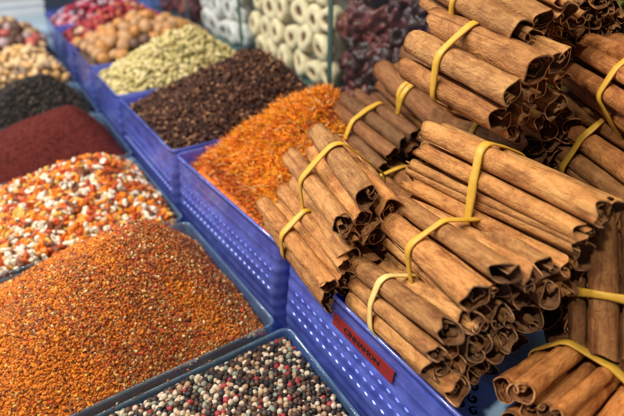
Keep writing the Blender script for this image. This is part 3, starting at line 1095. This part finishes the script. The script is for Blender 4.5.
for (ya, yb, seed, co, ci, lab, grp, rad, back) in (
        (BIN_Y[1], BIN_Y[2], 5, (0.66, 0.56, 0.36), (0.10, 0.05, 0.025), "white roll with brown centre behind the bin glass", "white rolls in the glass bin", 0.074, (0.55, 0.5, 0.42)),
        (BIN_Y[2], BIN_Y[3], 6, (0.62, 0.62, 0.60), (0.10, 0.10, 0.11), "grey white roll with dark centre in the farther bin", "grey white rolls in the farther bin", 0.080, (0.40, 0.42, 0.42))):
    mo = simple_mat("roll_outer_%d" % seed, co, 0.6, noise=0.25, nscale=60, bump=0.3)
    mi_ = simple_mat("roll_core_%d" % seed, ci, 0.7, noise=0.4, nscale=90, bump=0.3)
    mr_ = simple_mat("roll_ring_%d" % seed, (0.52, 0.36, 0.20) if seed == 5 else (0.34, 0.33, 0.32), 0.7, noise=0.3, nscale=90)
    me_l = []
    for v in range(4):
        V, F, mi = roll_mesh(seed * 10 + v, co, mo, mi_)
        me_l.append(mesh_np("sweet_roll", np.array(V) * rad, F, [mo, mi_, mr_], mat_idx=mi))
    r = random.Random(seed)
    row = 0
    z = BZ0 + 0.015 + rad
    while z < BZ1 - rad:
        y = ya + 0.03 + rad * (1 if row % 2 == 0 else 1.9)
        while y < yb - 0.03 - rad * 0.8:
            p = (BX + 0.03 + rad * 0.58 + r.uniform(0, 0.03), y + r.uniform(-.022, .022), z + r.uniform(-.018, .018))
            px, py, _ = project(p)
            if -40 < py < 440 and px > -20:
                o = obj("sweet_roll", me_l[r.randrange(4)], loc=p)
                o.rotation_euler = (r.uniform(0, 6.28), r.uniform(-0.2, 0.2), r.uniform(-0.15, 0.3))
                o.scale = (r.uniform(0.7, 1.0), r.uniform(0.88, 1.14), r.uniform(0.80, 1.06))
                tag(o, lab, "sweet", grp)
            y += rad * 2.02
        z += rad * 1.74
        row += 1
    V, F = box_vf(BX + 0.22, BX + 0.45, ya + 0.03, yb - 0.03, BZ0 + 0.02, 1.05)
    tag(obj("sweet_filling", mesh_np("sweet_filling", V, F, simple_mat("roll_back_%d" % seed, back, 0.8, noise=0.5, nscale=25, bump=0.8, dist=0.01), smooth=False)), ("white" if seed == 5 else "grey") + " rolls packed deeper inside the bin", "sweets", kind="stuff")

for (ya, yb, seed, size, pal, lab, grp, nm) in (
        (BIN_Y[0], BIN_Y[1], 7, 0.062, ((4, (0.075, 0.010, 0.010)), (3, (0.03, 0.007, 0.007)), (1.4, (0.14, 0.028, 0.02)), (0.7, (0.17, 0.06, 0.03))), "crumpled dark red hibiscus flower pressed behind the bin glass", "dried hibiscus flowers in the glass bin", "hibiscus_flower"),
        (BIN_Y[3], BIN_Y[4], 8, 0.06, ((4, (0.12, 0.02, 0.02)), (3, (0.05, 0.015, 0.02)), (1, (0.24, 0.07, 0.04))), "maroon dried petal cluster in the farthest glass bin", "maroon petals in the farthest bin", "petal_cluster")):
    r = np.random.default_rng(seed)
    mats = [simple_mat(nm + "_%d" % k, c, 0.45, noise=0.5, nscale=60, bump=0.8, dist=0.004, spec=0.5) for k, (_, c) in enumerate(pal)]
    tm = [petal(k + 70) for k in range(5)]
    ms = [[mesh_np(nm, v * size, f, m) for v, f in tm] for m in mats]
    P2 = poisson(ya + 0.05, yb - 0.05, BZ0 + 0.05, BZ1 - 0.05, size * 1.45, seed)
    wt = np.array([p[0] for p in pal]); wt = wt / wt.sum()
    Rm = rand_rots(len(P2), 0.0, r)
    for i, (y, z) in enumerate(P2):
        p = Vector((BX + 0.02 + size * r.uniform(0.9, 1.5), y, z))
        px, py, _ = project(p)
        if not (-15 < py < 430 and -15 < px < 640): continue
        o = obj(nm, ms[r.choice(len(pal), p=wt)][r.integers(5)])
        Mw = Matrix([list(map(float, Rm[i][a])) for a in range(3)]).to_4x4()
        Mw.translation = p * S
        o.matrix_world = Mw
        tag(o, lab, "dried flower", grp)
    V, F = box_vf(BX + 0.10, BX + 0.45, ya + 0.03, yb - 0.03, BZ0 + 0.02, 1.10)
    tag(obj("dried_petals", mesh_np("dried_petals", V, F, simple_mat(nm + "_deep", (0.05, 0.012, 0.015), 0.8, noise=0.6, nscale=25, bump=0.8, dist=0.01), smooth=False)), "dark " + ("hibiscus" if seed == 7 else "maroon petals") + " packed deeper inside the bin", "dried flowers", kind="stuff")


# ------------------------------------------------------------------ cinnamon
def scroll_profile(r, kind):
    """centre line of the rolled bark in cross-section, unit outer radius; returns points and thickness"""
    t = r.uniform(0.075, 0.12)

    def side(free, total, rin):
        pts = [(0.0, 0.0)]; ang = 0.0; x = y = 0.0
        ds = 0.11
        while ang < total:
            if ang < free: kappa = 1.0
            else:
                f = min(1.0, (ang - free) / 1.1)
                kappa = 1.0 + (1 / rin - 1.0) * f + 0.35 * max(0, ang - free - 2.2)
            st = min(ds, 0.25 / kappa)
            ang += kappa * st
            x += math.cos(ang) * st; y += math.sin(ang) * st
            pts.append((x, y))
        return pts
    if kind == 'double':
        a = side(r.uniform(1.8, 2.2), r.uniform(6.0, 9.5), r.uniform(0.38, 0.46))
        b = side(r.uniform(1.8, 2.2), r.uniform(5.6, 9.5), r.uniform(0.38, 0.46))
    elif kind == 'open':
        a = side(r.uniform(2.3, 2.6), r.uniform(3.2, 4.0), 0.6)
        b = side(r.uniform(2.3, 2.7), r.uniform(3.0, 3.4), 0.7)
    else:
        a = side(2.9, r.uniform(3.0, 3.3), 0.8)
        b = side(2.35, r.uniform(4.2, 5.0), 0.70)
    pts = [(-x, y) for x, y in reversed(b)] + a[1:]
    pts = [(x, y - 1.0) for x, y in pts]
    return pts, t


def resample(pts, n):
    P = np.array(pts); d = np.r_[0, np.cumsum(np.linalg.norm(np.diff(P, axis=0), axis=1))]
    s = np.linspace(0, d[-1], n)
    return np.stack([np.interp(s, d, P[:, 0]), np.interp(s, d, P[:, 1])], 1)


def stick_mesh(rad, length, seed, nested=False):
    r = random.Random(seed)
    kind = r.choices(['double', 'single', 'open'], [6, 3.2, 1.6])[0]
    if nested: kind = 'double'
    pts, t = scroll_profile(r, kind)
    nP = 44
    P = resample(pts, nP)
    T = np.gradient(P, axis=0); T /= np.linalg.norm(T, axis=1)[:, None] + 1e-9
    Nn = np.stack([T[:, 1], -T[:, 0]], 1)          # points outwards
    flat = r.uniform(0.84, 1.0)
    th = t * np.minimum(1, np.minimum(np.arange(nP) + 1, nP - np.arange(nP)) / 3 + 0.3)
    outer = P + Nn * 0.0
    innr = P - Nn * th[:, None]
    loop = np.vstack([outer, innr[::-1]])
    nL = len(loop)
    nZ = 30
    V = np.zeros((nZ, nL, 3))
    ph = [r.uniform(0, 6.28) for _ in range(12)]
    bend = r.uniform(-0.10, 0.10); bend2 = r.uniform(-0.10, 0.10)
    tw = r.uniform(-0.25, 0.25)
    taper = r.uniform(-0.10, 0.10)
    sidx = np.concatenate([np.arange(nP), np.arange(nP)[::-1]]) / nP
    lo = np.concatenate([np.zeros(nP), np.ones(nP)])
    rag0 = 0.018 * np.sin(sidx * 9 + ph[0]) + 0.012 * np.sin(sidx * 23 + ph[1])
    rag1 = 0.018 * np.sin(sidx * 8 + ph[2]) + 0.012 * np.sin(sidx * 27 + ph[3])
    nick = r.random()
    if nick < 0.45:
        c0 = r.uniform(0.25, 0.75); wd = r.uniform(0.05, 0.14)
        rag0 += r.uniform(0.03, 0.10) * np.exp(-((sidx - c0) / wd) ** 4)
    if nick > 0.35:
        c0 = r.uniform(0.25, 0.75); wd = r.uniform(0.05, 0.14)
        rag1 -= r.uniform(0.03, 0.08) * np.exp(-((sidx - c0) / wd) ** 4)
    for k in range(nZ):
        # rings crowd towards the ends
        f = k / (nZ - 1)
        f = 0.5 - 0.5 * math.cos(math.pi * f) if False else f
        a = tw * (f - 0.5)
        zz = (f - 0.5)
        u = f + rag0 * max(0, 1 - f * 4) + rag1 * max(0, 1 - (1 - f) * 4)
        sc_ = 1 + taper * zz + 0.035 * np.sin(5 * f + ph[4] + 2.5 * sidx * 2) + 0.022 * np.sin(13 * f + ph[5] + 9 * sidx) + 0.014 * np.sin(31 * f + ph[6] + 21 * sidx)
        sc_ = sc_ + 0.05 * np.sin(sidx * 14 + ph[7] + 1.3 * math.sin(4 * f + ph[8])) * 0.5
        x = loop[:, 0] * sc_; y = loop[:, 1] * sc_ * flat
        X = x * math.cos(a) - y * math.sin(a); Y = x * math.sin(a) + y * math.cos(a)
        X = X * rad + bend * rad * 4 * (zz * zz - 0.06) * 1.0
        Y = Y * rad + bend2 * rad * 4 * (zz * zz - 0.06)
        V[k, :, 0] = X; V[k, :, 1] = Y; V[k, :, 2] = (u - 0.5) * length
    F, mi, sm = [], [], []
    for k in range(nZ - 1):
        for j in range(nL):
            j2 = (j + 1) % nL
            F.append((k * nL + j, k * nL + j2, (k + 1) * nL + j2, (k + 1) * nL + j))
            edge = j in (nP - 1, nL - 1)
            mi.append(2 if edge else (0 if j < nP - 1 else 1)); sm.append(not edge)
    for k, flip in ((0, True), (nZ - 1, False)):
        for j in range(nP - 1):
            q = (k * nL + j, k * nL + j + 1, k * nL + (nL - 2 - j), k * nL + (nL - 1 - j))
            F.append(q[::-1] if not flip else q); mi.append(2); sm.append(False)
    V = V.reshape(-1, 3)
    if not nested and kind != 'double':
        V2, F2, m2, s2 = stick_mesh(rad * r.uniform(0.50, 0.58), length * r.uniform(0.90, 0.99), seed + 7777, nested=True)
        V2 = V2 + np.array([rad * r.uniform(-0.1, 0.1), rad * r.uniform(-0.2, 0.0), length * r.uniform(-0.02, 0.02)])
        F = F + [tuple(i + len(V) for i in q) for q in F2]
        mi += m2; sm += s2; V = np.vstack([V, V2])
    if nested: return V, F, mi, sm
    me = mesh_np("cinnamon_stick", V, F, [M_BARK, M_INNER, M_CUT], mat_idx=mi, smooth=np.array(sm))
    return me


def pack(radii, r, aspect=1.0):
    n = len(radii)
    P = np.array([[r.gauss(0, 1), r.gauss(0, 1)] for _ in range(n)]) * max(radii) * 2
    for it in range(500):
        P *= np.array([0.985, 0.985 - 0.01 * (aspect - 1)])
        for _ in range(3):
            for i in range(n):
                for j in range(i + 1, n):
                    d = P[j] - P[i]; L = math.hypot(*d) + 1e-9
                    mn = (radii[i] + radii[j]) * 0.985
                    if L < mn:
                        q = d / L * (mn - L) / 2
                        P[i] -= q; P[j] += q
    return P


def band_mesh(circ, w_, th, mat, tilt, twist, zb):
    """closed rubber band stretched round the convex outline of the sticks"""
    pts = []
    for k in range(180):
        a = 2 * math.pi * k / 180
        d = np.array([math.cos(a), math.sin(a)])
        s = [c[0] * d[0] + c[1] * d[1] + c[2] for c in circ]
        i = int(np.argmax(s))
        pts.append((circ[i][0] + d[0] * circ[i][2], circ[i][1] + d[1] * circ[i][2]))
    pts.append(pts[0])
    P = resample(pts, 97)[:-1]
    n = len(P)
    nxt, prv = np.roll(P, -1, 0), np.roll(P, 1, 0)
    T = nxt - prv; T /= np.linalg.norm(T, axis=1)[:, None] + 1e-9
    Nn = np.stack([T[:, 1], -T[:, 0]], 1)
    sec = [(-0.5, 0.0), (-0.44, 0.75), (-0.2, 1.0), (0.2, 1.0), (0.44, 0.75), (0.5, 0.0), (0.3, -0.12), (-0.3, -0.12)]
    V = []
    for k in range(n):
        a = 2 * math.pi * k / n
        ww = w_ * (1 + 0.14 * math.sin(2 * a + twist) + 0.10 * math.sin(5 * a + twist * 2))
        zc = zb + tilt[0] * P[k, 0] + tilt[1] * P[k, 1] + w_ * 0.35 * math.sin(a * 2 + twist * 3)
        lean = 0.25 * math.sin(a * 2 + twist)
        for (u, v) in sec:
            o = v * th + u * ww * lean * 0.3
            V.append((P[k, 0] + Nn[k, 0] * o, P[k, 1] + Nn[k, 1] * o, zc + u * ww))
    m = len(sec)
    F = []
    for k in range(n):
        for j in range(m):
            F.append((k * m + j, k * m + (j + 1) % m, ((k + 1) % n) * m + (j + 1) % m, ((k + 1) % n) * m + j))
    return mesh_np("rubber_band", V, F, mat)


def solve_ends(p1, p2, L, hz, near=2):
    """end points whose pictures are p1 and p2, L apart, mean height hz; near says which end is closer"""
    r1, r2 = ray(*p1), ray(*p2)
    best = None
    for k in range(-60, 61):
        ratio = math.exp(k * 0.012)          # t1 / t2
        if near == 2 and ratio < 1: continue
        if near == 1 and ratio > 1: continue
        # (t1 r1z + t2 r2z)/2 = hz-1
        t2 = 2 * (hz - 1) / (ratio * r1.z + r2.z)
        t1 = ratio * t2
        a, b = CAM + r1 * t1, CAM + r2 * t2
        e = abs((a - b).length - L)
        if best is None or e < best[0]: best = (e, a, b)
    return best[1], best[2]


BUNDLES = []


def bundle(label, p1, p2, hz, L, n, rs, band_at, near=2, roll=0.0, seed=1, tint=(1, 1, 1), aspect=1.0, band_mat=None, two=False, band_tilt=(0.0, 0.0), bw=0.0195, spread=0.02, grp=True):
    r = random.Random(seed)
    a, b = solve_ends(p1, p2, L, hz, near)
    Lr = (b - a).length
    c = (a + b) / 2
    d = (b - a).normalized()
    q = d.to_track_quat('Z', 'Y') @ Quaternion((0, 0, 1), roll)
    e = empty("cinnamon_bundle", c)
    e.rotation_mode = 'QUATERNION'; e.rotation_quaternion = q
    tag(e, label, "cinnamon bundle", "tied bundles of cinnamon sticks")
    n = n + 3
    rs *= 0.93
    radii = [rs * r.choice([r.uniform(1.02, 1.2), r.uniform(0.85, 1.02), r.uniform(0.55, 0.8)]) for _ in range(n)]
    P = pack(radii, r, aspect)
    P -= P.mean(0)
    zb = (band_at - 0.5) * Lr
    circ = []
    for k in range(n):
        tx, ty = r.gauss(0, spread), r.gauss(0, spread)
        # splay outward slightly so sticks do not cross
        ln = Lr * r.uniform(0.93, 1.03)
        me = stick_mesh(radii[k] * 0.99, ln, seed * 100 + k)
        o = obj("cinnamon_stick", me, e)
        rotm = Matrix.Rotation(tx, 4, 'X') @ Matrix.Rotation(ty, 4, 'Y') @ Matrix.Rotation(r.uniform(0, 6.28), 4, 'Z')
        zoff = r.uniform(-0.025, 0.025) * Lr
        # pivot at the band
        piv = Vector((P[k, 0], P[k, 1], zb))
        dirv = rotm.to_3x3() @ Vector((0, 0, 1))
        loc = piv + dirv * (-zb + zoff)
        rotm.translation = loc * S
        o.matrix_local = rotm
        v = r.uniform(0.70, 1.2)
        wv = r.uniform(-0.07, 0.09)
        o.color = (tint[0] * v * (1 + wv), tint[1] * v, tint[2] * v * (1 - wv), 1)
        circ.append((P[k, 0], P[k, 1], radii[k] * 1.012))
    bm = band_mat or M_BAND
    obj("rubber_band", band_mesh(circ, bw, 0.0042, bm, band_tilt, seed * 1.3, zb), e)
    if two:
        obj("rubber_band", band_mesh(circ, bw * 0.8, 0.0042, bm, (band_tilt[0] + 0.25, band_tilt[1] - 0.3), seed * 2.3, zb + 0.028), e)
    R_ = max(math.hypot(x, y) + rr for x, y, rr in circ)
    BUNDLES.append((label, a, b, R_))
    return e


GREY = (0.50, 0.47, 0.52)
GAP_SHADE = (0.72, 0.66, 0.62)  # shade between the bundles, put into the colour of buried sticks
# front edge of the pile
bundle("wide cinnamon bundle with pale band lying just above the red CINNAMON label", (372, 284), (465, 355), 0.25, 0.36, 8, 0.031, 0.42, seed=11, roll=0.4, aspect=1.2, band_mat=M_BAND2)
bundle("slim pointed cinnamon bundle resting on the tray corner beside the safflower", (285, 207), (349, 286), 0.24, 0.35, 8, 0.027, 0.42, seed=12, roll=0.9, aspect=1.4, tint=(0.95, 0.95, 0.95))
bundle("cinnamon bundle with two thick open quills facing forward, over the slim one", (318, 160), (373, 231), 0.37, 0.34, 6, 0.040, 0.42, seed=13, roll=0.2, aspect=1.2)
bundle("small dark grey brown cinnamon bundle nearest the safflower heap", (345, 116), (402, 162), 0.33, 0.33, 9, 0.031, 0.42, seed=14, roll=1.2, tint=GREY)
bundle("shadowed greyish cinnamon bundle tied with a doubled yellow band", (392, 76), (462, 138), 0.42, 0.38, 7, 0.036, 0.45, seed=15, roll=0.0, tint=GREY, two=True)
# middle of the pile
bundle("long cinnamon bundle under the largest one, its band nearly touching the other band", (410, 227), (513, 306), 0.35, 0.37, 9, 0.031, 0.50, seed=16, roll=0.7, aspect=1.4)
bundle("largest light tan cinnamon bundle lying across the middle of the pile", (428, 158), (594, 240), 0.47, 0.42, 9, 0.0325, 0.50, near=2, seed=17, roll=0.15, aspect=1.2, band_tilt=(0.1, -0.35), tint=(1.16, 1.13, 1.02))
bundle("big cinnamon bundle with hollow ends facing forward, in front of the hibiscus bin", (433, 50), (534, 104), 0.65, 0.34, 9, 0.036, 0.42, seed=18, roll=0.5, aspect=1.3)
bundle("topmost cinnamon bundle cut by the upper picture edge with ends fanned out", (446, -22), (548, 32), 0.80, 0.35, 8, 0.031, 0.45, seed=19, roll=1.1, tint=(1.08, 1.08, 1.05))
bundle("high cinnamon bundle behind the topmost one, a wide open quill at its end", (520, -28), (578, 20), 0.80, 0.34, 6, 0.032, 0.35, seed=20, roll=0.3)
bundle("small cinnamon bundle of thin rolled quills at the top corner", (578, -28), (602, 20), 0.80, 0.34, 11, 0.0165, 0.35, seed=21, roll=0.8)
bundle("orange brown cinnamon bundle behind the big middle one, banded near its end", (556, 118), (690, 205), 0.48, 0.50, 9, 0.034, 0.50, near=2, seed=22, roll=0.9, tint=(0.82, 0.74, 0.68))
bundle("reddish brown cinnamon bundle high beside the picture edge", (578, 58), (690, 112), 0.66, 0.48, 7, 0.036, 0.70, near=2, seed=23, roll=0.1, tint=(0.92, 0.80, 0.72))
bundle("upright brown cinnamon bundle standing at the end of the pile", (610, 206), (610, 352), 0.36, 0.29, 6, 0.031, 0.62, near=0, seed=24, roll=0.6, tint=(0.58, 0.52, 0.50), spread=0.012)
bundle("bright orange cinnamon bundle lying low in the near corner of the tray", (612, 358), (538, 427), 0.21, 0.32, 8, 0.030, 0.44, seed=25, roll=0.0, aspect=2.0, tint=(1.10, 0.95, 0.80), bw=0.026)
# lower layer, seen in the gaps, with its shade put into the tints
bundle("dim cinnamon bundle buried below the big one beside the dark ones", (462, 122), (560, 150), 0.44, 0.42, 7, 0.036, 0.5, seed=31, tint=GAP_SHADE)
bundle("dim cinnamon bundle buried behind the upright one", (560, 235), (600, 320), 0.26, 0.40, 8, 0.036, 0.5, seed=32, tint=GAP_SHADE)
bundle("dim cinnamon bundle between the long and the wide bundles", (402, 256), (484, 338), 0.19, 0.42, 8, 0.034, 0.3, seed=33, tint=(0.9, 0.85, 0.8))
bundle("dim cinnamon bundle wedged below the small dark grey one", (368, 176), (425, 235), 0.20, 0.42, 8, 0.034, 0.5, seed=34, tint=GAP_SHADE)
bundle("dim cinnamon bundle beneath the big hollow ended one", (520, 60), (620, 130), 0.42, 0.44, 9, 0.038, 0.5, seed=35, tint=GAP_SHADE)
bundle("dim cinnamon bundle under the slim pointed one", (322, 168), (378, 262), 0.14, 0.42, 8, 0.034, 0.5, seed=36, tint=GAP_SHADE)
bundle("dim cinnamon bundle at the bottom of the upper gap", (440, 110), (520, 180), 0.26, 0.44, 9, 0.036, 0.5, seed=37, tint=GAP_SHADE)
bundle("dim cinnamon bundle low behind the thin rolled quills", (560, 10), (640, 50), 0.68, 0.46, 8, 0.032, 0.5, seed=39, tint=GAP_SHADE)
bundle("dim cinnamon bundle under the far end of the pile", (600, 110), (680, 170), 0.36, 0.44, 9, 0.038, 0.5, seed=38, tint=GAP_SHADE)


def seg_dist(a, b, c, d):
    best = 9
    for i in range(21):
        p = a.lerp(b, i / 20)
        u = max(0, min(1, (p - c).dot(d - c) / (d - c).length_squared))
        best = min(best, (p - c.lerp(d, u)).length)
    return best


if __name__ == "__main__":
    for i in range(len(BUNDLES)):
        for j in range(i):
            A, B = BUNDLES[i], BUNDLES[j]
            g = seg_dist(A[1], A[2], B[1], B[2]) - (A[3] + B[3]) * 0.85
            if g < -0.02: print("PEN %.3f | %s | %s" % (g, A[0][:34], B[0][:34]))
    for Bn in BUNDLES: print("B %.2f z %.2f-%.2f R %.3f %s" % ((Bn[1] - Bn[2]).length, Bn[1].z, Bn[2].z, Bn[3], Bn[0][:30]))

# printed paper that lines the cinnamon tray
p = at_height(470, 385, 0.06)
e = empty("paper_liner", (p.x, p.y, 0.06))
tag(e, "pale blue printed paper lining the cinnamon tray beside the bright bundle", "paper")
nx = 24
X, Y = np.meshgrid(np.linspace(-0.10, 0.30, nx), np.linspace(-0.17, 0.24, nx))
Z = 0.010 * np.sin(X * 14 + 1) * np.cos(Y * 11) + 0.008 * np.sin(X * 31 + Y * 17)
top = np.stack([X.ravel(), Y.ravel(), Z.ravel()], 1)
i = np.arange(nx * nx).reshape(nx, nx)
Fq = np.stack([i[:-1, :-1].ravel(), i[:-1, 1:].ravel(), i[1:, 1:].ravel(), i[1:, :-1].ravel()], 1)
Vp = np.vstack([top, top - np.array([0, 0, 0.003])])
obj("sheet", mesh_np("sheet", Vp, np.vstack([Fq, Fq[:, ::-1] + nx * nx]), M_PAPER), e)


def stroke(points, w_):
    P = np.array(points); T = np.gradient(P, axis=0); T /= np.linalg.norm(T, axis=1)[:, None] + 1e-9
    Nn = np.stack([-T[:, 1], T[:, 0]], 1)
    n = len(P); f = np.sin(np.linspace(0.15, math.pi - 0.1, n))[:, None] * w_
    return np.vstack([P + Nn * f, P - Nn * f]), [(i, i + 1, n + i + 1, n + i) for i in range(n - 1)]


def paper_z(x, y):
    return 0.010 * math.sin(x * 14 + 1) * math.cos(y * 11) + 0.008 * math.sin(x * 31 + y * 17)


parts = []
rr = random.Random(3)
q = at_height(449, 404, 0.06)
for cx, cy, s0, a0, dr in ((0, 0, .016, 0.3, 1), (.022, -.012, .012, 2.2, -1), (.040, .004, .014, 4.0, 1), (.014, .024, .010, 5.0, -1), (.055, -.02, .012, 1.0, 1), (.074, -.004, .012, 3.0, -1), (-.02, -.022, .013, 2.0, 1), (.034, -.042, .012, 0.0, 1)):
    pts = [(cx + s0 * (1 - t * 0.85) * math.cos(a0 + dr * t * 7.5), cy + s0 * (1 - t * 0.85) * math.sin(a0 + dr * t * 7.5)) for t in np.linspace(0, 1, 30)]
    v, f = stroke(pts, 0.0034)
    v = [(q.x - p.x + a, q.y - p.y + b, paper_z(q.x - p.x + a, q.y - p.y + b) + 0.003) for a, b in v]
    parts.append((v, f))
V, F = join_vf(parts)
obj("printed_ornament", mesh_np("printed_ornament", V, F, M_INK), e)
